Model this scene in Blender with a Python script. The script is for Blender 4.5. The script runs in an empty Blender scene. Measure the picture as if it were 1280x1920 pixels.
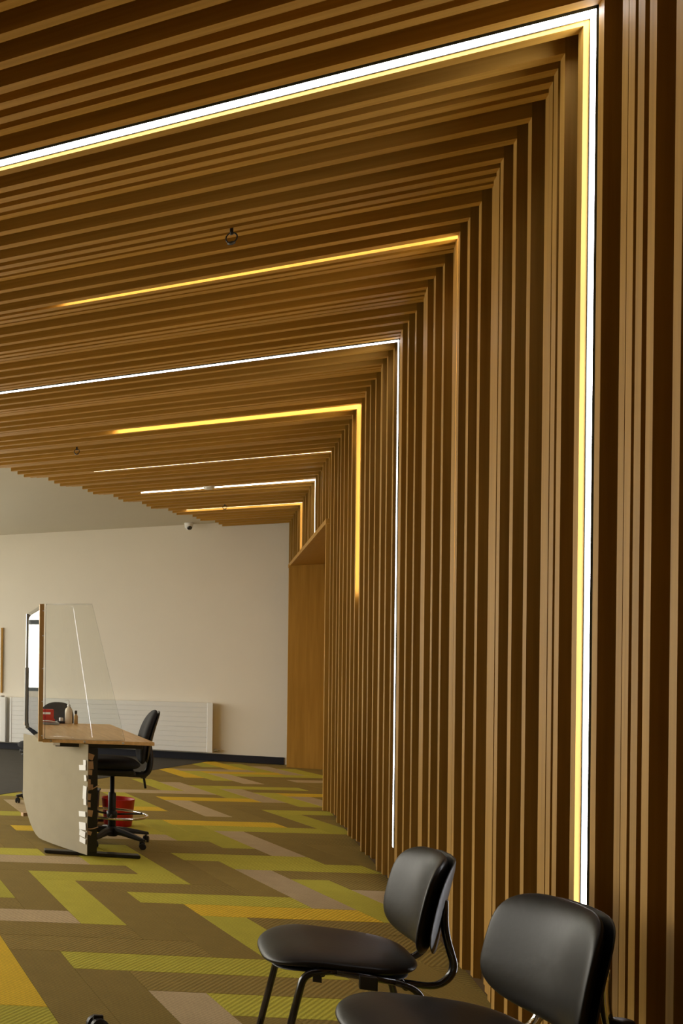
import bpy, bmesh, math, random
from mathutils import Vector, Matrix
random.seed(7)
SC = bpy.context.scene
COL = SC.collection
PI = math.pi
R = math.radians

# ------------------------------------------------------------------ camera, world, light, exposure
CAM_H = 1.464
F_PX, PX, PY, ROLL, YAW = 1640.2, -497.6, 1236.4, 0.01115, R(28.307)
cd = bpy.data.cameras.new('camera')
cam = bpy.data.objects.new('camera', cd); COL.objects.link(cam)
cd.sensor_fit = 'HORIZONTAL'; cd.sensor_width = 36.0
cd.lens = 36.0 * F_PX / 1280.0
cd.shift_x = (640.0 - PX) / 1280.0
cd.shift_y = (PY - 960.0) / 1280.0
cd.clip_start = 0.05; cd.clip_end = 200
cam.matrix_world = (Matrix.Translation((0, 0, CAM_H)) @ Matrix.Rotation(YAW, 4, 'Z')
                    @ Matrix.Rotation(PI / 2, 4, 'X') @ Matrix.Rotation(ROLL, 4, 'Z'))
SC.camera = cam

w = bpy.data.worlds.new('world'); SC.world = w; w.use_nodes = True
wn = w.node_tree.nodes; wl = w.node_tree.links
bg = wn['Background']
bg.inputs[0].default_value = (1.0, 0.945, 0.82, 1)
bg.inputs[1].default_value = 7.0

SC.view_settings.view_transform = 'Standard'
SC.view_settings.look = 'None'
SC.view_settings.gamma = 1.0
SC.view_settings.use_curve_mapping = False
SC.view_settings.exposure = 0.0
SC.cycles.max_bounces = 10
SC.cycles.diffuse_bounces = 6
SC.cycles.sample_clamp_indirect = 4.0

def area(name, loc, rot, sx, sy, energy=0, color=(1, 1, 1), portal=False):
    l = bpy.data.lights.new(name, 'AREA'); l.shape = 'RECTANGLE'; l.size = sx; l.size_y = sy
    l.energy = energy; l.color = color
    if portal: l.cycles.is_portal = True
    o = bpy.data.objects.new(name, l); COL.objects.link(o); o.location = loc; o.rotation_euler = rot
    return o
LEFT_X, BACK_Y, NEAR_Y, PLASTER_Z = -7.0, 15.25, -3.0, 3.63
# daylight comes in through the glazed left side and the small far window
area('window_portal', (LEFT_X - 0.12, 8.75, 1.7), (0, -PI / 2, 0), 2.8, 13.0, portal=True)
area('window_portal', (-4.87, BACK_Y + 0.12, 1.87), (-PI / 2, 0, 0), 3.1, 1.8, portal=True)

# ------------------------------------------------------------------ materials
def new_mat(name):
    m = bpy.data.materials.new(name); m.use_nodes = True
    nt = m.node_tree; return m, nt, nt.nodes['Principled BSDF'], nt.nodes, nt.links
def setp(b, **k):
    for a, v in k.items():
        b.inputs[a.replace('_', ' ')].default_value = v
def plain(name, col, rough=0.5, metal=0.0, spec=0.5, noise=0.0, scale=40, bump=0.0, coat=0.0):
    m, nt, b, N, L = new_mat(name)
    setp(b, Base_Color=(*col, 1), Roughness=rough, Metallic=metal)
    b.inputs['Specular IOR Level'].default_value = spec
    if coat: b.inputs['Coat Weight'].default_value = coat; b.inputs['Coat Roughness'].default_value = 0.15
    tc = N.new('ShaderNodeTexCoord'); nz = N.new('ShaderNodeTexNoise')
    nz.inputs['Scale'].default_value = scale; nz.inputs['Detail'].default_value = 4
    L.new(tc.outputs['Object'], nz.inputs['Vector'])
    if noise:
        mx = N.new('ShaderNodeMix'); mx.data_type = 'RGBA'
        mx.inputs['A'].default_value = (*[c * (1 - noise) for c in col], 1)
        mx.inputs['B'].default_value = (*[min(1, c * (1 + noise)) for c in col], 1)
        L.new(nz.outputs['Fac'], mx.inputs['Factor']); L.new(mx.outputs['Result'], b.inputs['Base Color'])
    if bump:
        bp = N.new('ShaderNodeBump'); bp.inputs['Strength'].default_value = bump; bp.inputs['Distance'].default_value = 0.002
        L.new(nz.outputs['Fac'], bp.inputs['Height']); L.new(bp.outputs['Normal'], b.inputs['Normal'])
    return m
def wood(name, c1, c2, rough, sc, rnd=0.12):
    """veneer: grain noise stretched by sc in object space, small value shift for each object"""
    m, nt, b, N, L = new_mat(name)
    tc = N.new('ShaderNodeTexCoord'); mp = N.new('ShaderNodeMapping'); mp.inputs['Scale'].default_value = sc
    oi = N.new('ShaderNodeObjectInfo'); ad = N.new('ShaderNodeVectorMath'); ad.operation = 'ADD'
    ml = N.new('ShaderNodeMath'); ml.operation = 'MULTIPLY'; ml.inputs[1].default_value = 30
    L.new(oi.outputs['Random'], ml.inputs[0])
    L.new(tc.outputs['Object'], mp.inputs['Vector']); L.new(mp.outputs['Vector'], ad.inputs[0]); L.new(ml.outputs[0], ad.inputs[1])
    nz = N.new('ShaderNodeTexNoise'); nz.inputs['Scale'].default_value = 1.0; nz.inputs['Detail'].default_value = 6
    L.new(ad.outputs[0], nz.inputs['Vector'])
    rp = N.new('ShaderNodeValToRGB'); rp.color_ramp.elements[0].position = 0.3; rp.color_ramp.elements[1].position = 0.7
    rp.color_ramp.elements[0].color = (*c1, 1); rp.color_ramp.elements[1].color = (*c2, 1)
    L.new(nz.outputs['Fac'], rp.inputs['Fac'])
    hs = N.new('ShaderNodeHueSaturation'); mr = N.new('ShaderNodeMapRange')
    mr.inputs['To Min'].default_value = 1 - rnd; mr.inputs['To Max'].default_value = 1 + rnd
    L.new(oi.outputs['Random'], mr.inputs['Value']); L.new(mr.outputs[0], hs.inputs['Value'])
    L.new(rp.outputs['Color'], hs.inputs['Color']); L.new(hs.outputs['Color'], b.inputs['Base Color'])
    setp(b, Roughness=rough); b.inputs['Specular IOR Level'].default_value = 0.3
    return m
def carpet(name, col, rib=0.22):
    m, nt, b, N, L = new_mat(name)
    tc = N.new('ShaderNodeTexCoord'); oi = N.new('ShaderNodeObjectInfo')
    mp = N.new('ShaderNodeMapping'); mp.inputs['Rotation'].default_value = (0, 0, R(-45))
    L.new(tc.outputs['Object'], mp.inputs['Vector'])
    wv = N.new('ShaderNodeTexWave'); wv.wave_type = 'BANDS'; wv.bands_direction = 'Y'
    wv.inputs['Scale'].default_value = 17.0; wv.inputs['Distortion'].default_value = 1.2
    wv.inputs['Detail'].default_value = 2; wv.inputs['Detail Scale'].default_value = 3
    L.new(mp.outputs[0], wv.inputs['Vector'])
    nz = N.new('ShaderNodeTexNoise'); nz.inputs['Scale'].default_value = 260; nz.inputs['Detail'].default_value = 3
    L.new(tc.outputs['Object'], nz.inputs['Vector'])
    n2 = N.new('ShaderNodeTexNoise'); n2.inputs['Scale'].default_value = 7
    L.new(tc.outputs['Object'], n2.inputs['Vector'])
    def mix(fac, lo, hi):
        r = N.new('ShaderNodeMapRange'); r.inputs['To Min'].default_value = lo; r.inputs['To Max'].default_value = hi
        L.new(fac, r.inputs['Value']); return r.outputs[0]
    a = N.new('ShaderNodeMath'); a.operation = 'MULTIPLY'
    L.new(mix(wv.outputs['Fac'], 1 - rib, 1 + rib * 0.5), a.inputs[0]); L.new(mix(nz.outputs['Fac'], 0.55, 1.45), a.inputs[1])
    a2 = N.new('ShaderNodeMath'); a2.operation = 'MULTIPLY'
    L.new(a.outputs[0], a2.inputs[0]); L.new(mix(n2.outputs['Fac'], 0.88, 1.12), a2.inputs[1])
    a3 = N.new('ShaderNodeMath'); a3.operation = 'MULTIPLY'
    L.new(a2.outputs[0], a3.inputs[0]); L.new(mix(oi.outputs['Random'], 0.92, 1.08), a3.inputs[1])
    hs = N.new('ShaderNodeHueSaturation'); hs.inputs['Color'].default_value = (*col, 1)
    L.new(a3.outputs[0], hs.inputs['Value']); L.new(hs.outputs['Color'], b.inputs['Base Color'])
    bp = N.new('ShaderNodeBump'); bp.inputs['Strength'].default_value = 0.6; bp.inputs['Distance'].default_value = 0.004
    L.new(a.outputs[0], bp.inputs['Height']); L.new(bp.outputs['Normal'], b.inputs['Normal'])
    setp(b, Roughness=0.95); b.inputs['Specular IOR Level'].default_value = 0.15
    return m
def emit(name, col, s):
    m, nt, b, N, L = new_mat(name)
    setp(b, Base_Color=(0.8, 0.8, 0.8, 1)); b.inputs['Emission Color'].default_value = (*col, 1)
    b.inputs['Emission Strength'].default_value = s
    return m

OAK1, OAK2 = (0.330, 0.172, 0.026), (0.425, 0.232, 0.042)
M = {}
M['slat_wall'] = wood('oak_slat_upright_dimmed', tuple(c * 0.88 for c in OAK1), tuple(c * 0.88 for c in OAK2), 0.55, (60, 60, 2.0), 0.07)  # same oak as the ceiling, toned down to offset strong side light
M['slat_ceiling'] = wood('oak_slat_ceiling_lit', tuple(c * 1.3 for c in OAK1), tuple(c * 1.3 for c in OAK2), 0.55, (2.0, 60, 60), 0.07)  # same oak, lightened in colour to stand in for missing light overhead
M['panel'] = wood('oak_veneer_panel', OAK1, OAK2, 0.5, (25, 25, 1.2), 0.03)
M['desk'] = wood('oak_desk_laminate', (0.62, 0.39, 0.16), (0.80, 0.54, 0.25), 0.35, (35, 2.0, 35), 0.0)
M['dark'] = plain('dark_backing', (0.060, 0.034, 0.012), 0.9, spec=0.1)
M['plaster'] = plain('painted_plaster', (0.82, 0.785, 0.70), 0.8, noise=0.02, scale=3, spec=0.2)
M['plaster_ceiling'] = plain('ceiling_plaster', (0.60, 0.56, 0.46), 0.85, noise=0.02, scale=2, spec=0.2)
M['dim_wall'] = plain('darkened_unseen_wall', (0.26, 0.21, 0.15), 0.8, noise=0.03, scale=3)  # unseen walls at the near end, toned dark so they bounce less light
M['white_metal'] = plain('white_radiator_enamel', (0.80, 0.81, 0.80), 0.4, noise=0.01)
M['skirting'] = plain('navy_black_skirting', (0.010, 0.012, 0.022), 0.5)
M['black_metal'] = plain('black_powder_coat', (0.012, 0.012, 0.012), 0.35, noise=0.1, scale=200)
M['black_gloss'] = plain('black_gloss_tube', (0.008, 0.008, 0.010), 0.18, coat=0.5)
M['vinyl'] = plain('black_vinyl', (0.011, 0.0095, 0.008), 0.36, spec=0.2, noise=0.15, scale=60, bump=0.12)
M['plastic'] = plain('black_plastic', (0.012, 0.012, 0.013), 0.45, noise=0.08, scale=90)
M['fabric'] = plain('black_fabric', (0.016, 0.016, 0.018), 0.9, noise=0.35, scale=240, bump=0.5)
M['chrome'] = plain('chrome', (0.82, 0.82, 0.83), 0.08, metal=1.0)
M['alu'] = plain('aluminium', (0.62, 0.62, 0.62), 0.35, metal=1.0)
M['brass'] = plain('brass_channel', (0.55, 0.36, 0.14), 0.35, metal=0.5, noise=0.15, scale=30)
M['red'] = plain('red_plastic', (0.45, 0.006, 0.010), 0.4)
M['redcard'] = plain('red_card', (0.50, 0.03, 0.02), 0.6)
M['navy'] = plain('navy_plastic', (0.010, 0.013, 0.045), 0.45)
M['board'] = plain('grey_board', (0.34, 0.30, 0.215), 0.85, noise=0.07, scale=9, bump=0.1, spec=0.2)
M['white'] = plain('white_paper', (0.80, 0.80, 0.78), 0.6, noise=0.03)
M['tape_brown'] = plain('kraft_tape', (0.58, 0.38, 0.20), 0.5, noise=0.15, scale=80)
M['cream'] = plain('cream_plastic', (0.70, 0.62, 0.47), 0.4)
M['lens'] = plain('dark_lens', (0.01, 0.01, 0.012), 0.1, coat=1.0)
M['frame_dark'] = plain('grey_window_frame', (0.10, 0.12, 0.13), 0.4)
M['ground'] = plain('outdoor_paving', (0.62, 0.60, 0.54), 0.9, noise=0.1, scale=2)
CARP = {'n': carpet('carpet_olive_brown', (0.285, 0.204, 0.052)),
        'g': carpet('carpet_lime_green', (0.500, 0.450, 0.055)),
        'y': carpet('carpet_mustard', (0.740, 0.500, 0.035)),
        'b': carpet('carpet_beige', (0.520, 0.400, 0.225)),
        'd': carpet('carpet_charcoal', (0.075, 0.070, 0.060), 0.15)}
def glass_mat():
    m, nt, b, N, L = new_mat('clear_acrylic')
    N.remove(b); out = [n for n in N if n.type == 'OUTPUT_MATERIAL'][0]
    tr = N.new('ShaderNodeBsdfTransparent'); tr.inputs[0].default_value = (0.975, 0.985, 0.975, 1)
    gl = N.new('ShaderNodeBsdfGlossy'); gl.inputs['Roughness'].default_value = 0.0
    fr = N.new('ShaderNodeFresnel'); fr.inputs['IOR'].default_value = 1.49
    ge = N.new('ShaderNodeNewGeometry')
    mxx = N.new('ShaderNodeMixShader'); L.new(fr.outputs[0], mxx.inputs[0])
    L.new(tr.outputs[0], mxx.inputs[1]); L.new(gl.outputs[0], mxx.inputs[2]); L.new(mxx.outputs[0], out.inputs[0])
    return m
M['acrylic'] = glass_mat()
M['edge'] = plain('acrylic_edge', (0.62, 0.60, 0.50), 0.15, coat=0.5)

# ------------------------------------------------------------------ mesh helpers
def link(name, me, mat, parent=None, loc=None, kind=None):
    o = bpy.data.objects.new(name, me); COL.objects.link(o)
    if mat is not None and not me.materials: me.materials.append(mat)
    if parent is not None: o.parent = parent
    if loc is not None: o.location = loc
    if kind: o['kind'] = kind
    return o
def bm_obj(name, bm, mat, parent=None, loc=None, kind=None, smooth=False):
    me = bpy.data.meshes.new(name); bm.normal_update()
    if smooth:
        for f in bm.faces: f.smooth = True
    bm.to_mesh(me); bm.free()
    return link(name, me, mat, parent, loc, kind)
def box(bm, x0, x1, y0, y1, z0, z1, mx=None):
    v = [bm.verts.new(p) for p in ((x0, y0, z0), (x1, y0, z0), (x1, y1, z0), (x0, y1, z0), (x0, y0, z1), (x1, y0, z1), (x1, y1, z1), (x0, y1, z1))]
    if mx is not None:
        for q in v: q.co = mx @ q.co
    for f in ((0, 3, 2, 1), (4, 5, 6, 7), (0, 1, 5, 4), (1, 2, 6, 5), (2, 3, 7, 6), (3, 0, 4, 7)):
        bm.faces.new([v[i] for i in f])
    return v
def box_obj(name, b, mat, parent=None, bev=0.0, kind=None, mx=None, seg=2, loc=None):
    bm = bmesh.new(); box(bm, *b, mx=mx)
    if bev: bmesh.ops.bevel(bm, geom=bm.edges[:], offset=bev, segments=seg, profile=0.5, affect='EDGES')
    return bm_obj(name, bm, mat, parent, loc, kind)
def smooth_path(pts, rad=0.04, n=6):
    """round the corners of a polyline"""
    P = [Vector(p) for p in pts]; out = [P[0]]
    for i in range(1, len(P) - 1):
        a, b, c = P[i - 1], P[i], P[i + 1]
        r = min(rad, (a - b).length * 0.49, (c - b).length * 0.49)
        p, q = b + (a - b).normalized() * r, b + (c - b).normalized() * r
        for k in range(n + 1):
            t = k / n; out.append(p * (1 - t) ** 2 + b * 2 * t * (1 - t) + q * t ** 2)
    out.append(P[-1]); return out
def tube(bm, pts, r, seg=12, cap=True, closed=False):
    P = [Vector(p) for p in pts]; n = len(P); rings = []; up = None
    for i in range(n):
        if closed: t = (P[(i + 1) % n] - P[i - 1]).normalized()
        elif i == 0: t = (P[1] - P[0]).normalized()
        elif i == n - 1: t = (P[-1] - P[-2]).normalized()
        else: t = ((P[i + 1] - P[i]).normalized() + (P[i] - P[i - 1]).normalized()).normalized()
        if up is None: up = Vector((0, 0, 1)) if abs(t.z) < 0.9 else Vector((1, 0, 0))
        u = (up - t * up.dot(t)).normalized(); v = t.cross(u); up = u
        rr = r[i] if isinstance(r, (list, tuple)) else r
        rings.append([bm.verts.new(P[i] + (u * math.cos(2 * PI * k / seg) + v * math.sin(2 * PI * k / seg)) * rr) for k in range(seg)])
    for i in range(n if closed else n - 1):
        a, b = rings[i], rings[(i + 1) % n]
        for k in range(seg):
            bm.faces.new((a[k], a[(k + 1) % seg], b[(k + 1) % seg], b[k]))
    if cap and not closed:
        bm.faces.new(rings[0][::-1]); bm.faces.new(rings[-1])
def tube_obj(name, pts, r, mat, parent, rad=0.04, seg=12, closed=False):
    bm = bmesh.new(); tube(bm, pts if closed else smooth_path(pts, rad), r, seg, closed=closed)
    return bm_obj(name, bm, mat, parent, smooth=True)
def lathe(bm, prof, seg=24, mx=None):
    rings = []
    for (rr, z) in prof:
        ring = [bm.verts.new((rr * math.cos(2 * PI * k / seg), rr * math.sin(2 * PI * k / seg), z)) for k in range(seg)]
        if mx is not None:
            for q in ring: q.co = mx @ q.co
        rings.append(ring)
    for a, b in zip(rings[:-1], rings[1:]):
        for k in range(seg): bm.faces.new((a[k], a[(k + 1) % seg], b[(k + 1) % seg], b[k]))
    bm.faces.new(rings[0][::-1]); bm.faces.new(rings[-1])
def lathe_obj(name, prof, mat, parent=None, seg=24, loc=None, mx=None):
    bm = bmesh.new(); lathe(bm, prof, seg, mx)
    bmesh.ops.recalc_face_normals(bm, faces=bm.faces[:])
    return bm_obj(name, bm, mat, parent, loc, smooth=True)
def pad(name, w, h, t, mat, parent, fn, n=26, pw=3.2, edge=0.5, taper=0.0):
    """upholstered pad: a superellipse outline w x h, thickness t, placed by fn(u, v, s) -> point"""
    bm = bmesh.new(); rows = 14; verts = []
    nseg = n * 2
    for side in (1, -1):
        ring_prev = None
        for i in range(rows + 1):
            q = i / rows; rad = math.sin(q * PI / 2) if side == 1 else math.sin(q * PI / 2)
            th = (max(0.0, 1 - rad ** 3.5)) ** edge
            ring = []
            for k in range(nseg):
                a = 2 * PI * k / nseg; c, s = math.cos(a), math.sin(a)
                u = math.copysign(abs(c) ** (2 / pw), c) * w / 2 * rad
                v = math.copysign(abs(s) ** (2 / pw), s) * h / 2 * rad
                u *= 1 - taper * (v / h + 0.5)
                if i == 0: ring = [None]; break
                ring.append((u, v, side * th * t / 2))
            if i == 0:
                verts.append(('c', bm.verts.new(fn(0, 0, side * t / 2)))); ring_prev = [verts[-1][1]]; continue
            if side == -1 and i == rows:
                cur = rim
            else:
                cur = [bm.verts.new(fn(*p)) for p in ring]
            if side == 1 and i == rows: rim = cur
            if len(ring_prev) == 1:
                for k in range(nseg): 
                    f = (ring_prev[0], cur[k], cur[(k + 1) % nseg]); bm.faces.new(f if side == 1 else f[::-1])
            else:
                for k in range(nseg):
                    f = (ring_prev[k], cur[k], cur[(k + 1) % nseg], ring_prev[(k + 1) % nseg]); bm.faces.new(f if side == 1 else f[::-1])
            ring_prev = cur
    bmesh.ops.recalc_face_normals(bm, faces=bm.faces[:])
    return bm_obj(name, bm, mat, parent, smooth=True)
def thing(name, label, cat, loc=(0, 0, 0), rz=0.0, group=None):
    o = bpy.data.objects.new(name, None); COL.objects.link(o); o.location = loc; o.rotation_euler = (0, 0, rz)
    o.empty_display_size = 0.1
    o['label'] = label; o['category'] = cat
    if group: o['group'] = group
    return o
def tag(o, label, cat, group=None):
    o['label'] = label; o['category'] = cat
    if group: o['group'] = group
    return o

# ------------------------------------------------------------------ room shell
XW, ZC = 1.06, 3.568            # faces of the most proud slats (wall, ceiling)
PITCH, SW, STEP = 0.7 / 6, 0.0436, 0.0162
XB, ZB = XW + 0.15, ZC + 0.15    # dark backing behind the slats
def edge_x(y): return -1.516 + 0.415 * (y - 11.08)   # oblique left edge of the slatted soffit

floor = box_obj('floor', (LEFT_X, 1.9, NEAR_Y, BACK_Y + 0.2, -0.15, -0.008), CARP['n'], kind='structure')
tagk = lambda o: o
# herringbone of 1 m x 0.25 m carpet planks, each its own piece
GA, GB = Vector((0.92139, 0.38864, 0)), Vector((-0.38864, 0.92139, 0))
OR = Vector((-0.1056, 6.0175, 0))
COLR = {'B': {(-3, -10): 'b', (-6, -7): 'y', (0, -5): 'g', (-3, -2): 'g', (5, -2): 'b', (4, -1): 'g', (-5, 0): 'g', (3, 0): 'b',
              (0, 3): 'g', (-1, 4): 'g', (5, 6): 'b', (4, 7): 'g', (3, 8): 'g', (2, 9): 'g', (9, 10): 'g', (-1, 12): 'b', (6, 13): 'b',
              (4, 15): 'g', (12, 15): 'b', (11, 16): 'g', (10, 17): 'b', (9, 18): 'g', (8, 19): 'b', (7, 20): 'g', (12, 23): 'b',
              (11, 24): 'g', (10, 25): 'y', (17, 26): 'g', (16, 27): 'b', (15, 28): 'g', (14, 29): 'y', (13, 30): 'g'},
        'A': {(-9, -8): 'g', (-2, -7): 'g', (-4, -5): 'g', (-7, -2): 'b', (0, -1): 'y', (-1, 0): 'g', (-3, 2): 'g', (-5, 4): 'b',
              (3, 4): 'g', (-6, 5): 'g', (2, 5): 'g', (-1, 8): 'b', (-2, 9): 'y', (5, 10): 'g', (4, 11): 'y', (-5, 12): 'g', (9, 14): 'g',
              (1, 14): 'y', (-2, 17): 'g', (6, 17): 'y', (4, 19): 'b', (12, 19): 'y', (10, 21): 'g', (15, 24): 'b', (13, 26): 'g',
              (12, 27): 'y', (11, 28): 'b'}}
PL_ME = {}
def plank_mesh(c):
    if c not in PL_ME:
        bm = bmesh.new(); g = 0.0006
        t = box(bm, g, 1 - g, g, 0.25 - g, -0.008, 0.0)
        ed = [e for e in bm.edges if all(v.co.z > -0.001 for v in e.verts)]
        bmesh.ops.bevel(bm, geom=ed, offset=0.0015, segments=1, affect='EDGES')
        me = bpy.data.meshes.new('carpet_plank'); bm.to_mesh(me); bm.free(); me.materials.append(CARP[c]); PL_ME[c] = me
    return PL_ME[c]
def border_x(y): return -1.84 + 0.395 * (y - 10.3)   # charcoal carpet starts left of this line
def to_px(p):
    c, s = math.cos(YAW), math.sin(YAW)
    X = p[0] * c + p[1] * s; Z = -p[0] * s + p[1] * c
    if Z < 0.3: return None
    u, v = F_PX * X / Z, -F_PX * (p[2] - CAM_H) / Z
    return (u + PX, v + PY)
near_pl, rest = [], []
for b in range(-34, 42):
    for a in range(-34, 26):
        m = (a + b - 7) % 8
        if m == 0: kind = 'A'
        elif (a + b - 3) % 8 == 0: kind = 'B'
        else: continue
        o = OR + GA * (a * 0.25) + GB * (b * 0.25)
        if kind == 'A': cen = o + GA * 0.5 + GB * 0.125
        else: cen = o + GB * 0.5 + GA * 0.125
        ax = GA if kind == 'A' else GB; ay = GB if kind == 'A' else GA
        cs = [o, o + ax * 1.0, o + ax * 1.0 + ay * 0.25, o + ay * 0.25]
        if max(p.x for p in cs) > 2.3 or max(p.y for p in cs) > BACK_Y + 0.15 or min(p.x for p in cs) < LEFT_X or min(p.y for p in cs) < NEAR_Y: continue
        if min(p.x for p in cs) > 1.2 and cen.y < 10.3: continue
        if all(p.x < border_x(p.y) - 0.02 for p in cs) and cen.y > 8.0: continue
        c = COLR[kind].get((a, b))
        px = to_px(cen)
        vis = px is not None and -130 < px[0] < 1000 and px[1] < 2060
        if c is None:
            c = 'n' if vis else random.choice('nnnnggyb')
        (near_pl if vis else rest).append((kind, o, c))
for kind, o, c in near_pl[:300]:
    ob = link('carpet_plank', plank_mesh(c), None, floor)
    ob.location = o if kind == 'A' else o + GA * 0.25
    ob.rotation_euler = (0, 0, math.atan2(GA.y, GA.x) if kind == 'A' else math.atan2(GB.y, GB.x))
print('planks', len(near_pl), len(rest))
bm = bmesh.new(); order = 'ngyb'
for kind, o, c in rest + near_pl[300:]:
    T = Matrix.Translation(o if kind == 'A' else o + GA * 0.25) @ Matrix.Rotation(math.atan2(GA.y, GA.x) if kind == 'A' else math.atan2(GB.y, GB.x), 4, 'Z')
    n0 = len(bm.faces); box(bm, 0.0006, 0.9994, 0.0006, 0.2494, -0.008, 0.0, mx=T)
    bm.faces.ensure_lookup_table()
    for f in bm.faces[n0:]: f.material_index = order.index(c)
me = bpy.data.meshes.new('carpet_planks_beyond'); bm.to_mesh(me); bm.free()
for c in order: me.materials.append(CARP[c])
o = link('carpet_tiling', me, None, floor, kind='stuff')
# plain charcoal carpet beyond the oblique border
bm = bmesh.new()
pts = [(border_x(BACK_Y + .1), BACK_Y + 0.1), (border_x(8.0), 8.0), (LEFT_X, 8.0), (LEFT_X, BACK_Y + 0.1)]
lo = [bm.verts.new((x, y, -0.004)) for x, y in pts]; hi = [bm.verts.new((x, y, 0.003)) for x, y in pts]
bm.faces.new(hi); bm.faces.new(lo[::-1])
for i in range(4): bm.faces.new((lo[i], lo[(i + 1) % 4], hi[(i + 1) % 4], hi[i]))
bmesh.ops.recalc_face_normals(bm, faces=bm.faces[:])
bm_obj('carpet_sheet', bm, CARP['d'], floor)

# ceilings
ceiling = bpy.data.objects.new('ceiling', None); COL.objects.link(ceiling); ceiling['kind'] = 'structure'
bm = bmesh.new()   # plaster left of the oblique edge
pts = [(edge_x(BACK_Y + .2), BACK_Y + 0.2), (edge_x(-1.5), -1.5), (edge_x(-1.5), NEAR_Y - .1), (LEFT_X - .3, NEAR_Y - .1), (LEFT_X - .3, BACK_Y + 0.2)]
lo = [bm.verts.new((x + 0.02, y, PLASTER_Z)) for x, y in pts]; hi = [bm.verts.new((x + 0.02, y, PLASTER_Z + 0.2)) for x, y in pts]
bm.faces.new(lo); bm.faces.new(hi[::-1])
for i in range(5): bm.faces.new((lo[i], lo[(i + 1) % 5], hi[(i + 1) % 5], hi[i]))
bmesh.ops.recalc_face_normals(bm, faces=bm.faces[:])
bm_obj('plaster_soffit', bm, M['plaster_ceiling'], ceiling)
box_obj('slat_backing', (LEFT_X, 1.9, NEAR_Y - .1, BACK_Y + 0.2, ZB, ZB + 0.05), M['dark'], ceiling)

OP0, OP1, OPZ = 10.66, 14.85, 2.905      # opening in the slat wall, its soffit height
wall_right = bpy.data.objects.new('wall_right', None); COL.objects.link(wall_right); wall_right['kind'] = 'structure'
box_obj('slat_backing', (XB, XB + 0.05, NEAR_Y - .1, OP0 + 0.02, 0.0, ZB), M['dark'], wall_right)
box_obj('slat_backing', (XB, XB + 0.05, OP0 + 0.02, BACK_Y, OPZ + 0.08, ZB), M['dark'], wall_right)
box_obj('recessed_plinth', (XW + 0.058, XB, NEAR_Y, OP0 - 0.10, 0.0, 0.11), M['dark'], wall_right)
tri = [0, 0.0135, 0.0300, 0.0510, 0.0300, 0.0135]
def slat_r(n): return tri[n % 6]
# slat n has its far edge at 4.01 - n * PITCH
nmin = -int((BACK_Y - 4.01) / PITCH); nmax = int((4.01 + 0.2) / PITCH)
ns = 0
for n in range(nmin, nmax + 1):
    yf = 4.01 - n * PITCH; yn = yf - SW; r = slat_r(n)
    if yf > BACK_Y: continue
    zb = 0.045 if yf < OP0 - 0.02 else OPZ + 0.052
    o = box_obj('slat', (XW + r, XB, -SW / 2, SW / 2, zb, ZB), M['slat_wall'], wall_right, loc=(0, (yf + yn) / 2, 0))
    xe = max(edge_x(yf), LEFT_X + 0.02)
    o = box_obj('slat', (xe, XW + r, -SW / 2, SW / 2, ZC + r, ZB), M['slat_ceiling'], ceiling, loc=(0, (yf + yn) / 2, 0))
    ns += 1
print('slat frames', ns)
# portal of the opening
NX = 1.75
box_obj('jamb_panel', (XW - 0.004, NX, OP0 - 0.045, OP0, 0.0, OPZ), M['panel'], wall_right, bev=0.002)
box_obj('soffit_panel', (XW - 0.006, NX, OP0 - 0.045, BACK_Y - 0.01, OPZ, OPZ + 0.05), M['panel'], wall_right, bev=0.002)
box_obj('end_panel', (XW - 0.022, NX, OP1, OP1 + 0.04, 0.0, OPZ), M['panel'], wall_right, bev=0.002)
box_obj('recess_panel', (NX, NX + 0.04, OP0 - 0.1, BACK_Y, 0.0, OPZ + 0.05), M['panel'], wall_right, bev=0.002)

# back wall with a window left of the frame
WX0, WX1, WZ0, WZ1 = -6.4, -3.33, 0.98, 2.75
wall_back = bpy.data.objects.new('wall_back', None); COL.objects.link(wall_back); wall_back['kind'] = 'structure'
bm = bmesh.new()
for b in ((LEFT_X, WX0, BACK_Y, BACK_Y + .2, 0, PLASTER_Z + .3), (WX1, 1.9, BACK_Y, BACK_Y + .2, 0, PLASTER_Z + .3), (WX0, WX1, BACK_Y, BACK_Y + .2, 0, WZ0), (WX0, WX1, BACK_Y, BACK_Y + .2, WZ1, PLASTER_Z + .3)): box(bm, *b)
bm_obj('wall_face', bm, M['plaster'], wall_back)
o = box_obj('baseboard_back', (LEFT_X, XW - 0.03, BACK_Y - 0.018, BACK_Y, 0.0, 0.105), M['skirting'], kind='structure', bev=0.003)
def window_frame(name, x0, x1, z0, z1, y):
    wroot = bpy.data.objects.new(name, None); COL.objects.link(wroot); wroot['kind'] = 'structure'
    f = 0.06
    for b in ((x0, x0 + f, y, y + .08, z0, z1), (x1 - f, x1, y, y + .08, z0, z1), (x0, x1, y, y + .08, z0, z0 + f), (x0, x1, y, y + .08, z1 - f, z1),
              (x0, x1, y, y + .08, 2.12, 2.20), (-4.62, -4.56, y, y + .08, z0, z1)):
        box_obj('frame_bar', b, M['frame_dark'], wroot)
    return wroot
wn1 = window_frame('window_1', WX0, WX1, WZ0, WZ1, BACK_Y + 0.03)
box_obj('pane', (WX0, WX1, BACK_Y + 0.06, BACK_Y + 0.064, WZ0, WZ1), M['acrylic'], wn1)

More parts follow.
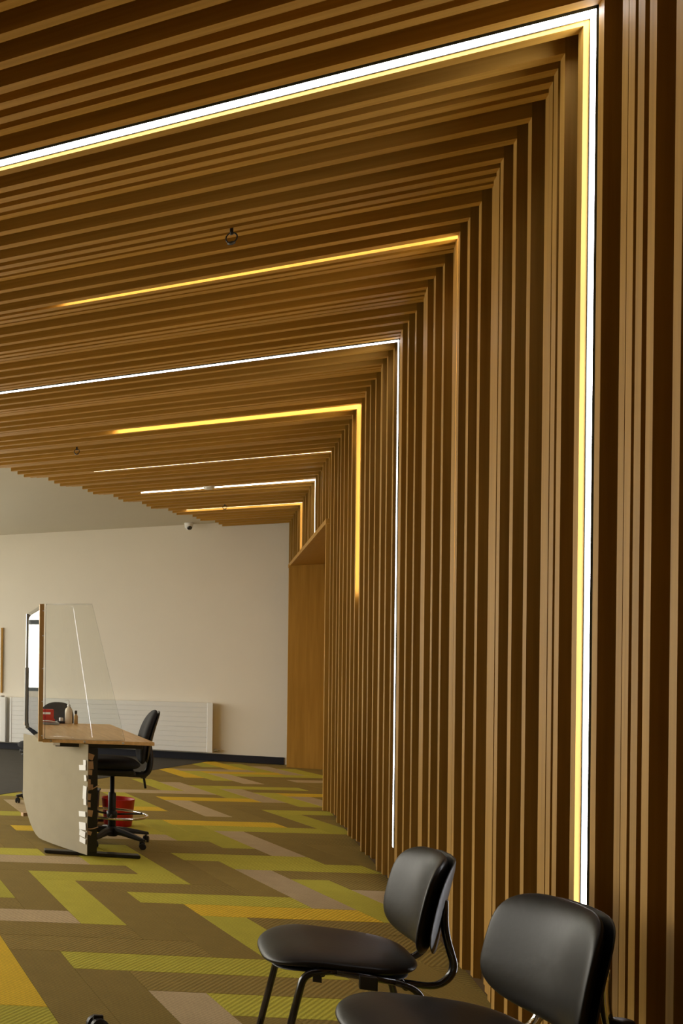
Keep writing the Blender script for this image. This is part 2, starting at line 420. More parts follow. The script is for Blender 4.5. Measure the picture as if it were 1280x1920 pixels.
# left side: tall glazing between slim posts; near wall behind the camera
wall_left = bpy.data.objects.new('wall_left', None); COL.objects.link(wall_left); wall_left['kind'] = 'structure'
box_obj('wall_face', (LEFT_X - .2, LEFT_X, NEAR_Y, BACK_Y + .2, -0.1, 0.30), M['plaster'], wall_left)
box_obj('wall_face', (LEFT_X - .2, LEFT_X, NEAR_Y, BACK_Y + .2, 3.10, PLASTER_Z + .3), M['plaster'], wall_left)
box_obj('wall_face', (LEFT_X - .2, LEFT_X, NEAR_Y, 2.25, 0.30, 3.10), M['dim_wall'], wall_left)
for i in range(7):
    y = 2.3 + i * 2.14
    box_obj('window_post', (LEFT_X - .14, LEFT_X - .04, y - 0.05, y + 0.05, 0.3, 3.1), M['frame_dark'], wall_left)
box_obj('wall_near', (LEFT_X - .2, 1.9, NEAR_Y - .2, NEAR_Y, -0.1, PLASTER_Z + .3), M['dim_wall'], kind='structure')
box_obj('ground', (-40, -7.3, -20, 40, -0.3, -0.2), M['ground'], kind='structure')

# ------------------------------------------------------------------ LED light lines
LED_Y = [3.820 + 14 * PITCH * i + (0, -.012, -.003, -.014, -.012, -.014, -.012)[i] for i in range(7)]
LEDS = [  # recess, strength, left end x, lower end z, width, colour, label
    (0.030, 14, None, 0.30, 0.049, (0.93, 0.95, 1.0), 'broad glaring white light line nearest the viewer, bending down the wall behind the chairs'),
    (0.034, 11, -0.763, 1.81, 0.045, (1.0, 0.80, 0.50), 'second light line from the front, an amber glow hidden behind a slat, stopping mid ceiling'),
    (0.028, 14, None, 0.283, 0.044, (0.95, 0.94, 1.0), 'thin white light line running out of the left edge and down almost to the floor'),
    (0.046, 16, -0.743, 2.06, 0.040, (1.0, 0.82, 0.52), 'yellow light line ending half way down the wall slats'),
    (0.008, 7, -1.105, 2.40, 0.040, (1.0, 0.82, 0.55), 'faint thin light line between the yellow line and the short white line'),
    (0.022, 9, -0.729, OPZ + 0.06, 0.040, (1.0, 0.90, 0.70), 'short warm white light line dropping onto the lintel of the opening'),
    (0.036, 8, -0.256, OPZ + 0.06, 0.040, (1.0, 0.80, 0.55), 'farthest and shortest light line, dim, just before the back wall'),
]
for (rec, st, xl, zl, wd, colr, lab), yc in zip(LEDS, LED_Y):
    if xl is None: xl = max(edge_x(yc) + 0.05, -6.5)
    t = thing('led_light_line', lab, 'light', (0, yc, 0), 0, 'light lines between the timber slats')
    em = emit('led_diffuser', colr, st); hw = wd / 2; q = 0.012
    bm = bmesh.new()
    box(bm, XW + rec + 0.001, XW + rec + q, -hw, hw, zl, ZC + rec)
    box(bm, xl, XW + rec + 0.001, -hw, hw, ZC + rec + 0.001, ZC + rec + q)
    bm_obj('diffuser', bm, em, t)
    bm = bmesh.new()
    box(bm, XW + rec + q, XW + rec + q + 0.03, -hw - .002, hw + .002, zl, ZC + rec + q + 0.03)
    box(bm, xl, XW + rec + q, -hw - .002, hw + .002, ZC + rec + q, ZC + rec + q + 0.03)
    for sy in ((-1, 1) if st >= 13 and xl < -2 else ()):   # thin lips either side of the diffuser
        y0, y1 = sorted((sy * (hw + .0002), sy * (hw + .0016)))
        box(bm, XW + rec - 0.001, XW + rec + q + .03, y0, y1, zl, ZC + rec + q)
        box(bm, xl, XW + rec + q, y0, y1, ZC + rec - 0.001, ZC + rec + q)
    bm_obj('channel', bm, M['frame_dark'], t)

# small fittings on the slatted ceiling
FIT = [((0.09, 4.90), 'ring-shaped sprinkler head under the near slats'), ((-1.14, 9.18), 'small dark sprinkler head at the left, near the soffit edge'),
       ((0.20, 13.25), 'tiny dark sprinkler head near the back wall')]
for (x, y), lab in FIT:
    t = thing('sprinkler_head', lab, 'sprinkler', (x, y, ZC - 0.018), 0, 'sprinkler heads in the slatted ceiling')
    lathe_obj('stem', [(0.008, 0.015), (0.008, 0.045)], M['black_metal'], t, 10)
    ring = [(0.024 * math.cos(a), 0, 0.024 * math.sin(a)) for a in [2 * PI * k / 16 for k in range(16)]]
    tube_obj('frame_ring', ring, 0.0035, M['black_metal'], t, seg=6, closed=True)
    lathe_obj('deflector', [(0.018, -0.028), (0.018, -0.024)], M['black_metal'], t, 12)
t = thing('smoke_detector', 'white disc smoke detector beside the short warm light line', 'detector', (0.014, 11.76, ZC - 0.03))
lathe_obj('detector_body', [(0.03, 0.0), (0.055, 0.008), (0.06, 0.03), (0.06, 0.05)], M['white'], t)
t = thing('security_camera', 'small white dome camera with a black lens on the ceiling above the back wall', 'camera', (-0.25, 15.06, PLASTER_Z))
lathe_obj('mount_base', [(0.055, -0.045), (0.062, -0.03), (0.062, 0.0)], M['white'], t)
bm = bmesh.new(); bmesh.ops.create_uvsphere(bm, u_segments=24, v_segments=14, radius=0.055)
for v in bm.verts: v.co += Vector((0.0, -0.01, -0.055))
bm_obj('camera_ball', bm, M['white'], t, smooth=True)
bm = bmesh.new(); lathe(bm, [(0.0305, 0.0), (0.036, 0.012), (0.030, 0.02), (0.012, 0.024)], 20,
                        Matrix.Translation((0.012, -0.044, -0.080)) @ Matrix.Rotation(R(128), 4, 'X'))
bmesh.ops.recalc_face_normals(bm, faces=bm.faces[:]); bm_obj('lens', bm, M['lens'], t, smooth=True)

# ------------------------------------------------------------------ radiators
def radiator(x0, x1, lab):
    t = thing('radiator', lab, 'radiator', (x0, BACK_Y - 0.06, 0.0), 0, 'radiators under the back wall')
    L = x1 - x0; z0, z1 = 0.13, 0.885; y0 = -0.09
    box_obj('convector_box', (0.004, L - 0.004, y0 + 0.012, 0.03, z0 + 0.006, z1 - 0.004), M['white_metal'], t)
    n = 10; hh = (z1 - z0) / n
    for i in range(n):
        box_obj('face_channel', (0, L, y0 + 0.002, y0 + 0.014, z0 + i * hh + 0.003, z0 + (i + 1) * hh - 0.003), M['white_metal'], t, bev=0.003)
    box_obj('end_plate', (L - 0.075, L, y0 - 0.003, 0.012, z0, z1), M['white_metal'], t, bev=0.003)
    box_obj('end_plate', (0, 0.03, y0 - 0.003, 0.012, z0, z1), M['white_metal'], t, bev=0.003)
    for s in (0.3, L - 0.3): box_obj('wall_bracket', (s - .02, s + .02, 0.028, 0.058, 0.3, 0.8), M['white_metal'], t)
    return t
t = radiator(-2.885, 0.10, 'long white panel radiator behind the desk')
lathe_obj('valve', [(0.012, 0), (0.02, 0.01), (0.02, 0.05), (0.012, 0.06)], M['alu'], t, 12, mx=Matrix.Translation((3.0, -0.03, 0.165)) @ Matrix.Rotation(PI / 2, 4, 'Y'))
tube_obj('pipe', [(3.04, -0.03, 0.165), (3.09, -0.03, 0.165), (3.09, 0.05, 0.165)], 0.009, M['chrome'], t, rad=0.02)
t = radiator(-5.2, -2.955, 'white radiator cut off by the left edge, below the notice board')
tube_obj('top_valve', [(2.12, -0.08, 0.895), (2.225, -0.08, 0.895)], 0.014, M['alu'], t, rad=0.005)
t = thing('notice_board', 'thin wooden framed board at the left edge of the back wall', 'board', (-3.28, BACK_Y, 0))
box_obj('panel', (-0.01, 0.215, -0.02, -0.001, 0.97, 2.03), M['white'], t)
box_obj('frame', (0.215, 0.245, -0.03, -0.001, 0.95, 2.05), M['panel'], t)
box_obj('frame', (-0.04, -0.01, -0.03, -0.001, 0.95, 2.05), M['panel'], t)

# ------------------------------------------------------------------ reception desk
TH = R(14.0); DH = 0.884; DW, DL = 0.785, 1.93
DORG = Vector((-1.09, 6.99, 0))
DM = Matrix.Translation(DORG) @ Matrix.Rotation(TH, 4, 'Z')
def dpt(u, v, z=0.0): return DM @ Vector((u, v, z))
desk = thing('reception_desk', 'oak topped desk on black legs with a grey board taped across its front', 'desk', DORG, TH)
box_obj('desktop', (0, DW, 0, DL, DH - 0.026, DH), M['desk'], desk, bev=0.002)
def t_leg(v, first):
    bm = bmesh.new(); box(bm, 0.335, 0.405, v - 0.035, v + 0.035, 0.022, DH - 0.06)
    bmesh.ops.bevel(bm, geom=bm.edges[:], offset=0.004, segments=2, affect='EDGES')
    bm_obj('leg', bm, M['black_metal'], desk)
    bm = bmesh.new(); vv = box(bm, 0.03, 0.71, v - 0.04, v + 0.04, 0.004, 0.026)
    bmesh.ops.bevel(bm, geom=bm.edges[:], offset=0.004, segments=2, affect='EDGES')
    bm_obj('foot_bar', bm, M['black_metal'], desk)
    box_obj('top_bracket', (0.10, 0.72, v - 0.03, v + 0.03, DH - 0.06, DH - 0.026), M['black_metal'], desk, bev=0.003)
t_leg(0.10, True); t_leg(DL - 0.25, False)
box_obj('cross_rail', (0.35, 0.39, 0.13, DL - 0.28, DH - 0.10, DH - 0.06), M['black_metal'], desk)
box_obj('control_box', (0.50, 0.62, 0.10, 0.26, DH - 0.058, DH - 0.03), M['plastic'], desk, bev=0.004)
for u in (0.06, 0.30, 0.57):
    lathe_obj('screw_cap', [(0.008, 0), (0.008, 0.003), (0.004, 0.005)], M['alu'], desk, 12, mx=Matrix.Translation((u, 0.0, DH - 0.013)) @ Matrix.Rotation(PI / 2, 4, 'X'))
# grey board: room points along its foot, brought into desk space
inv = DM.inverted()
bm = bmesh.new(); nu, nz = 18, 12; g = []
A, B = Vector((-0.768, 7.045, 0)), Vector((-1.365, 7.78, 0))
for side in (0, 1):
    gr = []
    for i in range(nu + 1):
        s = i / nu; row = []
        base = A.lerp(B, s); nrm = Vector((-(B - A).y, (B - A).x, 0)).normalized()
        for j in range(nz + 1):
            q = j / nz
            lowz = 0.025 if s < 0.62 else 0.025 + (s - 0.62) / 0.38 * 0.30 * ((s - 0.62) / 0.38)
            topz = DH - 0.03
            z = lowz + (topz - lowz) * q
            bul = 0.015 * math.sin(PI * s) + 0.02 * math.sin(PI * s) * (1 - q) 
            p = base + nrm * (bul + side * 0.005); p.z = z
            row.append(bm.verts.new(inv @ p))
        gr.append(row)
    g.append(gr)
for side in (0, 1):
    for i in range(nu):
        for j in range(nz):
            f = (g[side][i][j], g[side][i + 1][j], g[side][i + 1][j + 1], g[side][i][j + 1]); bm.faces.new(f)
for i in range(nu):
    for j in (0, nz): bm.faces.new((g[0][i][j], g[1][i][j], g[1][i + 1][j], g[0][i + 1][j]))
for j in range(nz):
    for i in (0, nu): bm.faces.new((g[0][i][j], g[0][i][j + 1], g[1][i][j + 1], g[1][i][j]))
bmesh.ops.recalc_face_normals(bm, faces=bm.faces[:])
bm_obj('modesty_board', bm, M['board'], desk, smooth=False)
# tape along the board edge (white) and the leg (brown)
dirv = (B - A).normalized(); nrm = Vector((-dirv.y, dirv.x, 0))
for (s, z, ww, hh) in ((0.03, 0.715, 0.035, 0.04), (0.055, 0.675, 0.085, 0.04), (0.02, 0.60, 0.03, 0.045), (0.025, 0.49, 0.045, 0.10), (0.02, 0.42, 0.035, 0.045),
                       (0.05, 0.325, 0.085, 0.04), (0.045, 0.235, 0.085, 0.055), (0.045, 0.178, 0.075, 0.045), (0.042, 0.128, 0.075, 0.04)):
    c = A + dirv * s + nrm * (0.012 + 0.015 * math.sin(PI * s / 0.95) + 0.02 * math.sin(PI * s / 0.95) * (1 - z / 0.85)); c.z = z
    rm = Matrix.Rotation(math.atan2(dirv.y, dirv.x), 4, 'Z')
    box_obj('tape_piece', (-ww / 2, ww / 2, -0.002, 0.0, -hh / 2, hh / 2), M['white'], desk, mx=inv @ Matrix.Translation(c) @ rm @ Matrix.Rotation(R(random.uniform(-8, 8)), 4, 'Y'))
for (u, z, ww, hh, a) in ((0.352, 0.755, 0.045, 0.045, 20), (0.353, 0.69, 0.04, 0.06, -4), (0.350, 0.635, 0.03, 0.04, 3), (0.345, 0.565, 0.02, 0.035, 0), (0.352, 0.525, 0.04, 0.04, 4), (0.345, 0.45, 0.024, 0.05, 5),
                          (0.345, 0.39, 0.022, 0.04, 0), (0.352, 0.325, 0.038, 0.05, 8), (0.350, 0.175, 0.03, 0.03, 20)):
    box_obj('tape_piece', (-ww / 2, ww / 2, -0.0015, 0, -hh / 2, hh / 2), M['tape_brown'], desk, mx=Matrix.Translation((u, 0.0645, z)) @ Matrix.Rotation(R(a), 4, 'Y'))
box_obj('tape_piece', (-0.025, 0.025, -0.0015, 0, -0.02, 0.0), M['white'], desk, mx=Matrix.Translation((0.10, -0.002, DH - 0.026)))
box_obj('board_foot', (-0.03, 0.03, -0.02, 0.02, 0.0, 0.03), M['tape_brown'], desk, mx=inv @ Matrix.Translation((-1.36, 7.85, 0.14)) @ Matrix.Rotation(R(40), 4, 'Z'))
cb = tube_obj('cable_tie', [(0.335, 0.06, 0.50), (0.37, 0.045, 0.515), (0.41, 0.06, 0.54)], 0.004, M['tape_brown'], desk, rad=0.02)
tube_obj('cable_tie', [(0.33, 0.062, 0.205), (0.37, 0.045, 0.21), (0.41, 0.062, 0.225)], 0.004, M['tape_brown'], desk, rad=0.02)

# ------------------------------------------------------------------ clear screens
def sheet(name, pts_uz, fn, parent, thick=0.006, nu=28, nv=16, mat='acrylic'):
    """quad outline (4 corners u,z) mapped by fn(u,z,side) on a grid, so the sheet may bow gently"""
    bm = bmesh.new(); G = []
    c0, c1, c2, c3 = [Vector((p[0], p[1])) for p in pts_uz]
    for side in (0, 1):
        gr = []
        for i in range(nu + 1):
            row = []
            for j in range(nv + 1):
                p = c0.lerp(c1, i / nu).lerp(c3.lerp(c2, i / nu), j / nv)
                row.append(bm.verts.new(fn(p.x, p.y, side * thick)))
            gr.append(row)
        G.append(gr)
    for side in (0, 1):
        for i in range(nu):
            for j in range(nv): 
                f = (G[side][i][j], G[side][i + 1][j], G[side][i + 1][j + 1], G[side][i][j + 1]); fc = bm.faces.new(f if side == 0 else f[::-1]); fc.smooth = True
    for i in range(nu):
        for j in (0, nv): bm.faces.new((G[0][i][j], G[1][i][j], G[1][i + 1][j], G[0][i + 1][j])).material_index = 1
    for j in range(nv):
        for i in (0, nu): bm.faces.new((G[0][i][j], G[0][i][j + 1], G[1][i][j + 1], G[1][i][j])).material_index = 1
    bmesh.ops.recalc_face_normals(bm, faces=bm.faces[:])
    me = bpy.data.meshes.new(name); bm.to_mesh(me); bm.free(); me.materials.append(M[mat]); me.materials.append(M['edge'])
    return link(name, me, None, parent)
ST = 1.912
scr = thing('protective_screen', 'tall clear acrylic screen with a wing, standing on the left edge of the oak desk', 'screen', DORG, TH)
sheet('front_sheet', ((0.0, 0.865), (1.36, 0.865), (1.36, ST), (0.0, ST)), lambda u, z, s: Vector((-0.012 - s + 0.0012 * math.sin(u * 3), u, z)), scr)
def wingf(u, z, s):
    a = R(WING_A)
    bow = WB * math.sin(2.2 * PI * u / 0.62 + 2.6 * (z - 0.9)) 
    return Vector((0.012 + u * math.cos(a), -0.010 + u * math.sin(a) + bow * (0.3 + u) - s, z))
WING_A, WB = 5.5, 0.0055
sheet('wing_sheet', ((0.0, 0.885), (0.58, 0.885), (0.335, ST), (0.0, ST)), wingf, scr, nu=48, nv=40)
box_obj('corner_channel', (-0.034, -0.001, -0.024, -0.001, 0.865, ST), M['brass'], scr, bev=0.002)
box_obj('end_channel', (-0.03, -0.006, 1.345, 1.375, 0.865, ST), M['alu'], scr, bev=0.002)
box_obj('black_strip', (-0.034, -0.028, 1.33, 1.39, 0.89, 1.42), M['plastic'], scr)
for z in (0.91, 1.17, 1.42, 1.67, 1.86):
    lathe_obj('screw', [(0.006, 0), (0.006, 0.003), (0.003, 0.005)], M['alu'], scr, 10, mx=Matrix.Translation((-0.006, -0.022, z)) @ Matrix.Rotation(PI / 2, 4, 'X'))

# ------------------------------------------------------------------ things on the desk
p = dpt(0.40, 1.85, DH)
t = thing('pump_bottle', 'clear pump bottle of hand gel standing on the desk', 'bottle', p)
lathe_obj('bottle_body', [(0.030, 0), (0.033, 0.006), (0.033, 0.12), (0.028, 0.145), (0.013, 0.158), (0.012, 0.165)], M['cream'], t)
lathe_obj('pump_collar', [(0.015, 0.165), (0.015, 0.183), (0.006, 0.187), (0.006, 0.215)], M['white'], t)
tube_obj('pump_spout', [(0, 0, 0.213), (0, 0, 0.225), (-0.035, -0.01, 0.222)], 0.005, M['white'], t, rad=0.008)
p = dpt(0.465, 1.85, DH)
t = thing('spray_bottle', 'small amber bottle right of the pump bottle', 'bottle', p)
lathe_obj('bottle_body', [(0.016, 0), (0.018, 0.004), (0.018, 0.075), (0.009, 0.09), (0.009, 0.098)], M['brass'], t)
lathe_obj('cap', [(0.011, 0.098), (0.011, 0.125), (0.008, 0.128)], M['plastic'], t)
t = thing('red_box', 'bright red card box seen through the screen', 'box', dpt(0.13, 1.79, DH), TH)
box_obj('carton', (0.0, 0.13, 0, 0.09, 0.045, 0.135), M['redcard'], t, bev=0.002)
box_obj('label_band', (0.015, 0.10, -0.0015, 0, 0.09, 0.11), M['white'], t)
box_obj('tray', (-0.01, 0.14, -0.01, 0.10, 0.0, 0.045), M['redcard'], t, bev=0.003)
t = thing('paper_stack', 'curling white papers lying in front of the red box', 'papers', dpt(0.06, 1.62, DH), TH)
for i in range(5):
    bm = bmesh.new(); n = 10; rot = Matrix.Rotation(R(random.uniform(-7, 7)), 4, 'Z')
    rows = []
    for k in range(n + 1):
        s = k / n; zz = 0.002 + 0.005 * i + 0.012 * (i == 4) * math.sin(PI * s)
        rows.append([bm.verts.new(rot @ Vector((0.02 + 0.21 * s, yy, zz + e))) for yy in (0, 0.13) for e in (0, 0.001)])
    for a, b in zip(rows[:-1], rows[1:]):
        bm.faces.new((a[0], b[0], b[2], a[2])); bm.faces.new((a[1], a[3], b[3], b[1])); bm.faces.new((a[0], a[1], b[1], b[0])); bm.faces.new((a[2], b[2], b[3], a[3]))
    bm.faces.new((rows[0][0], rows[0][2], rows[0][3], rows[0][1])); bm.faces.new((rows[-1][0], rows[-1][1], rows[-1][3], rows[-1][2]))
    bmesh.ops.recalc_face_normals(bm, faces=bm.faces[:])
    bm_obj('sheet', bm, M['white'], t)
t = thing('phone', 'dark desk gadget with a white edge next to the pump bottle', 'phone', dpt(0.20, 1.84, DH), TH + R(10))
box_obj('body', (0.10, 0.18, 0, 0.05, 0.0, 0.022), M['navy'], t, bev=0.004)
box_obj('handset', (0.13, 0.16, 0.01, 0.05, 0.022, 0.055), M['white'], t, bev=0.004)

# ------------------------------------------------------------------ bins under the desk
t = thing('red_waste_bin', 'red round waste bin on the carpet behind the desk chair', 'bin', (-0.69, 8.66, 0))
lathe_obj('bin_shell', [(0.001, 0.0), (0.112, 0.0), (0.116, 0.004), (0.138, 0.235), (0.142, 0.24), (0.138, 0.244), (0.133, 0.238), (0.112, 0.012), (0.001, 0.012)], M['red'], t, 40)
t = thing('navy_waste_bin', 'dark navy bin between the desk leg and the red bin', 'bin', (-0.93, 8.56, 0))
bm = bmesh.new(); v = box(bm, -0.09, 0.09, -0.08, 0.08, 0, 0.32)
for q in v[:4]: q.co.x *= 0.85; q.co.y *= 0.85
bmesh.ops.bevel(bm, geom=bm.edges[:], offset=0.012, segments=3, affect='EDGES'); bm_obj('bin_shell', bm, M['navy'], t)
box_obj('rim', (-0.096, 0.096, -0.086, 0.086, 0.305, 0.325), M['navy'], t, bev=0.004)

# ------------------------------------------------------------------ office chairs
def office_chair(name, lab, loc, rz, seat_z=0.66, ring=True, back_rot=0.0):
    """sitter looks along local +y"""
    t = thing(name, lab, 'chair', loc, rz, 'black swivel chairs at the desk')
    def seatfn(u, v, s):
        z = seat_z + s + 0.012 * (2 * u / 0.48) ** 2 - 0.03 * max(0, v / 0.22 - 0.3) ** 2
        return Vector((u, v + 0.03, z))
    pad('seat', 0.48, 0.46, 0.095, M['fabric'], t, seatfn, pw=3.5)
    box_obj('seat_pan', (-0.19, 0.19, -0.15, 0.21, seat_z - 0.075, seat_z - 0.035), M['plastic'], t, bev=0.012, seg=3)
    box_obj('mechanism', (-0.07, 0.07, -0.17, 0.12, seat_z - 0.10, seat_z - 0.06), M['plastic'], t, bev=0.012, seg=3)
    by, bz = -0.235, seat_z + 0.225
    def backfn(off):
        def fn(u, v, s):
            y = by + off + s * 1.0 + 0.7 * u * u - 0.22 * v - 0.35 * v * v - 0.015
            return Vector((u, y, bz + v))
        return fn
    pad('backrest', 0.42, 0.44, 0.07, M['fabric'], t, backfn(0.0), pw=2.7, taper=0.12)
    pad('back_shell', 0.40, 0.42, 0.022, M['plastic'], t, backfn(-0.034), pw=2.7, taper=0.12)
    bm = bmesh.new(); tube(bm, smooth_path([(0, -0.12, seat_z - 0.085), (0, -0.26, seat_z - 0.085), (0, -0.285, seat_z + 0.02), (0, -0.262, bz - 0.02)], 0.07), 0.024, 10)
    for q in bm.verts: q.co.x *= 1.5
    bm_obj('back_bracket', bm, M['plastic'], t, smooth=True)
    lathe_obj('adjuster_knob', [(0.028, 0), (0.032, 0.006), (0.03, 0.03), (0.02, 0.034)], M['plastic'], t, 14, mx=Matrix.Translation((0.04, -0.235, seat_z - 0.09)) @ Matrix.Rotation(PI / 2, 4, 'Y'))
    for k, (x, y) in enumerate(((0.10, -0.09), (0.10, 0.03))):
        lv = tube_obj('lever', [(0.04, y, seat_z - 0.085), (x + 0.05, y, seat_z - 0.09), (x + 0.10, y, seat_z - 0.10)], 0.006, M['plastic'], t, rad=0.02, seg=8)
        bm = bmesh.new(); bmesh.ops.create_uvsphere(bm, u_segments=12, v_segments=8, radius=1)
        for q in bm.verts: q.co = Vector((x + 0.12 + q.co.x * 0.03, y + q.co.y * 0.028, seat_z - 0.112 + q.co.z * 0.014))
        bm_obj('paddle', bm, M['plastic'], lv, smooth=True)
    tube_obj('tilt_lever', [(0.03, -0.235, seat_z - 0.09), (0.05, -0.245, seat_z - 0.14), (0.055, -0.255, seat_z - 0.20)], 0.009, M['plastic'], t, rad=0.02, seg=8)
    lathe_obj('column', [(0.024, 0.07), (0.030, 0.075), (0.030, 0.40), (0.026, 0.41), (0.017, 0.412), (0.017, seat_z - 0.095)], M['plastic'], t, 20)
    if ring:
        rr, rz_ = 0.262, 0.235
        fr = tube_obj('foot_ring', [(rr * math.cos(a), rr * math.sin(a), rz_) for a in [2 * PI * k / 48 for k in range(48)]], 0.0105, M['chrome'], t, seg=10, closed=True)
        for k in range(3):
            a = 2 * PI * k / 3 + 0.9
            tube_obj('spoke', [(0.028 * math.cos(a), 0.028 * math.sin(a), rz_ - 0.004), (rr * math.cos(a), rr * math.sin(a), rz_)], 0.008, M['plastic'], fr, seg=8)
        lathe_obj('ring_clamp', [(0.032, rz_ - 0.03), (0.040, rz_ - 0.025), (0.040, rz_ + 0.02), (0.032, rz_ + 0.025)], M['plastic'], t, 20)
    hub = lathe_obj('base_hub', [(0.035, 0.055), (0.045, 0.06), (0.042, 0.125), (0.034, 0.135)], M['plastic'], t, 20)
    for k in range(5):
        a = 2 * PI * k / 5 + back_rot - rz; ca, sa = math.cos(a), math.sin(a)
        bm = bmesh.new(); prof = [(0.03, 0.030, 0.072, 0.130), (0.12, 0.026, 0.078, 0.122), (0.22, 0.022, 0.070, 0.104), (0.29, 0.019, 0.064, 0.088), (0.315, 0.014, 0.064, 0.084)]
        rings = []
        for (d, hw, z0, z1) in prof:
            ring = []
            for (yy, zz) in ((-hw, z0), (hw, z0), (hw, (z0 + z1) / 2), (hw * 0.6, z1), (-hw * 0.6, z1), (-hw, (z0 + z1) / 2)):
                ring.append(bm.verts.new((d * ca - yy * sa, d * sa + yy * ca, zz)))
            rings.append(ring)
        for p_, q_ in zip(rings[:-1], rings[1:]):
            for i in range(6): bm.faces.new((p_[i], p_[(i + 1) % 6], q_[(i + 1) % 6], q_[i]))
        bm.faces.new(rings[0][::-1]); bm.faces.new(rings[-1])
        bmesh.ops.recalc_face_normals(bm, faces=bm.faces[:])
        lg = bm_obj('base_leg', bm, M['plastic'], t)
        cx_, cy_ = 0.30 * ca, 0.30 * sa; ang = a + 0.8
        bm = bmesh.new()
        for s in (-1, 1):
            lathe(bm, [(0.020, -0.008), (0.0255, -0.005), (0.0255, 0.005), (0.020, 0.008)], 18,
                  Matrix.Translation((cx_, cy_, 0.0265)) @ Matrix.Rotation(ang, 4, 'Z') @ Matrix.Translation((0, s * 0.013, 0)) @ Matrix.Rotation(PI / 2, 4, 'X'))
        box(bm, -0.022, 0.016, -0.005, 0.005, 0.02, 0.06, mx=Matrix.Translation((cx_, cy_, 0)) @ Matrix.Rotation(ang, 4, 'Z'))
        bmesh.ops.recalc_face_normals(bm, faces=bm.faces[:])
        bm_obj('castor', bm, M['plastic'], lg, smooth=False)
    return t
office_chair('draughtsman_chair', 'black swivel chair with a chrome foot ring at the right side of the desk', (-0.665, 7.78, 0), R(100), seat_z=0.65, back_rot=R(-37))
office_chair('office_chair', 'black swivel chair at the far end of the desk, mostly hidden by the board', (-1.47, 9.62, 0), R(165), seat_z=0.60, ring=False)

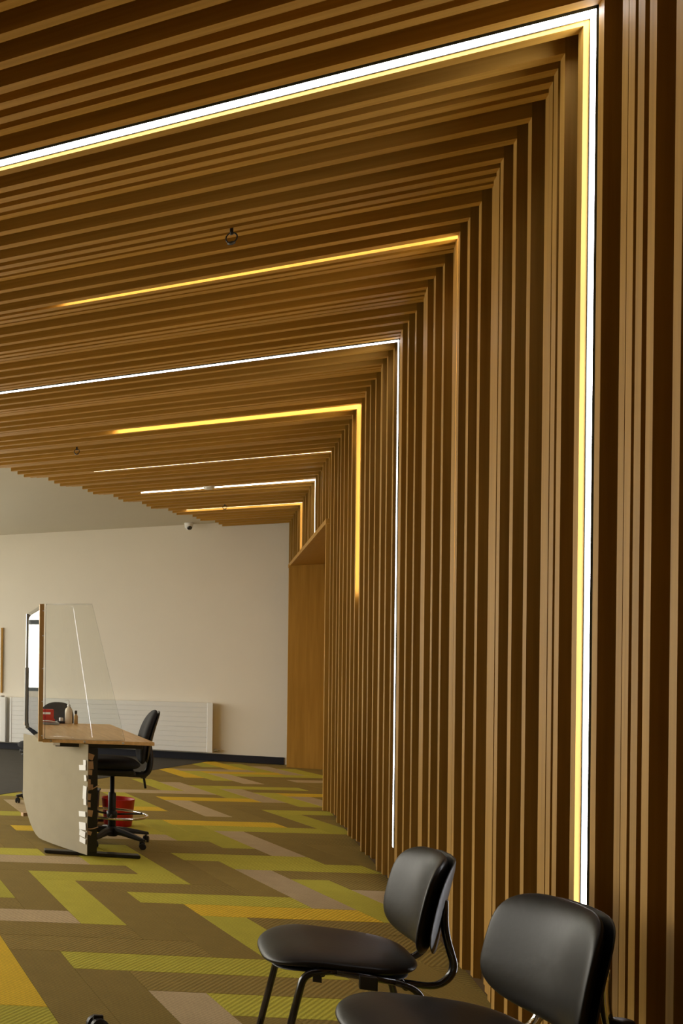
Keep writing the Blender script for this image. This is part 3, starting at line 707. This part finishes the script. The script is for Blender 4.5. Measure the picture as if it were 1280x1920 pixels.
# ------------------------------------------------------------------ visitor chairs
def visitor_chair(name, lab, loc, rz, tube_mat):
    """sitter looks along local +y; seat top about 0.47 m, back top about 0.83 m"""
    t = thing(name, lab, 'chair', loc, rz, 'black vinyl visitor chairs by the slat wall')
    def seatfn(u, v, s):
        z = 0.452 + s - 0.055 * max(0, (v / 0.21) - 0.25) ** 2 + 0.004 * (2 * u / 0.47) ** 2 + 0.018 * max(0, -v / 0.21 - 0.3) ** 2
        return Vector((u, v + 0.03, z))
    pad('seat', 0.47, 0.455, 0.062, M['vinyl'], t, seatfn, pw=3.0, taper=-0.06)
    def seatfn2(u, v, s):
        p = seatfn(u, v, 0); p.z += -0.030 + s; return p
    pad('seat_base', 0.44, 0.40, 0.024, M['plastic'], t, seatfn2, pw=3.4)
    bz = 0.665
    def backfn(off):
        def fn(u, v, s):
            y = -0.240 + off + s + 1.35 * u * u - 0.17 * v - 0.25 * v * v
            return Vector((u, y, bz + v))
        return fn
    pad('backrest', 0.45, 0.33, 0.05, M['vinyl'], t, backfn(0.0), pw=3.7, taper=0.07)
    pad('back_shell', 0.44, 0.32, 0.020, M['plastic'], t, backfn(-0.031), pw=3.7, taper=0.07)
    rr = 0.0115
    for s in (-1, 1):
        x = 0.235 * s
        tube_obj('leg', [(x * 1.02, 0.235, 0.012), (x, 0.150, 0.425), (x, 0.06, 0.440)], rr, tube_mat, t, rad=0.05)
        tube_obj('side_rail', [(x, 0.06, 0.440), (x, -0.10, 0.432)], rr, tube_mat, t)
        tube_obj('leg', [(x * 1.03, -0.255, 0.012), (x, -0.165, 0.415), (x, -0.10, 0.432)], rr, tube_mat, t, rad=0.04)
        for (yy) in (0.235, -0.255):
            lathe_obj('foot_cap', [(0.012, 0.0), (0.016, 0.003), (0.016, 0.022), (0.012, 0.026)], M['plastic'], t, 14, mx=Matrix.Translation((x * 1.02, yy, 0)))
        xb = 0.150 * s
        tube_obj('back_support', [(xb, 0.05, 0.412), (xb, -0.235, 0.408), (xb, -0.282, 0.47), (xb, -0.250, 0.60), (xb, -0.250, 0.70)], rr, tube_mat, t, rad=0.06)
        if tube_mat is M['chrome'] and s < 0: tube_obj('support_sleeve', [(xb - 0.02, -0.29, 0.44), (xb - 0.02, -0.275, 0.58)], 0.024, M['plastic'], t)
        box_obj('seat_lug', (x - 0.006 * s - 0.004, x - 0.006 * s + 0.004, 0.10, 0.125, 0.395, 0.43), M['plastic'], t)
    tube_obj('crossbar', [(-0.235, 0.10, 0.425), (0.235, 0.10, 0.425)], 0.010, tube_mat, t)
    tube_obj('crossbar', [(-0.235, -0.13, 0.418), (0.235, -0.13, 0.418)], 0.010, tube_mat, t)
    box_obj('coupling_bracket', (-0.262, -0.246, -0.05, 0.0, 0.40, 0.445), M['plastic'], t, bev=0.003)
    return t
visitor_chair('visitor_chair', 'black vinyl visitor chair with black tube frame, the farther of the two', (0.44, 3.78, 0), R(93.5), M['black_gloss'])
visitor_chair('visitor_chair', 'black vinyl visitor chair with a chrome back tube, nearest, cut by the bottom edge', (0.622, 3.10, 0), R(104), M['chrome'])

# small castor poking into the bottom edge of the frame
t = thing('castor_wheel', 'small black castor with metal flecks poking in at the bottom edge', 'castor', (-0.36, 3.72, 0), R(30))
bm = bmesh.new()
for s in (-1, 1): lathe(bm, [(0.026, -0.012), (0.036, -0.008), (0.036, 0.008), (0.026, 0.012)], 24, Matrix.Translation((0, s * 0.018, 0.036)) @ Matrix.Rotation(PI / 2, 4, 'X'))
bmesh.ops.recalc_face_normals(bm, faces=bm.faces[:]); bm_obj('wheel', bm, M['plastic'], t)
box_obj('fork', (-0.02, 0.02, -0.006, 0.006, 0.03, 0.080), M['plastic'], t, bev=0.003)
for s in (-1, 1): lathe_obj('axle_cap', [(0.008, 0), (0.008, 0.004), (0.004, 0.006)], M['alu'], t, 10, mx=Matrix.Translation((0, s * 0.031, 0.036)) @ Matrix.Rotation(-s * PI / 2, 4, 'X'))
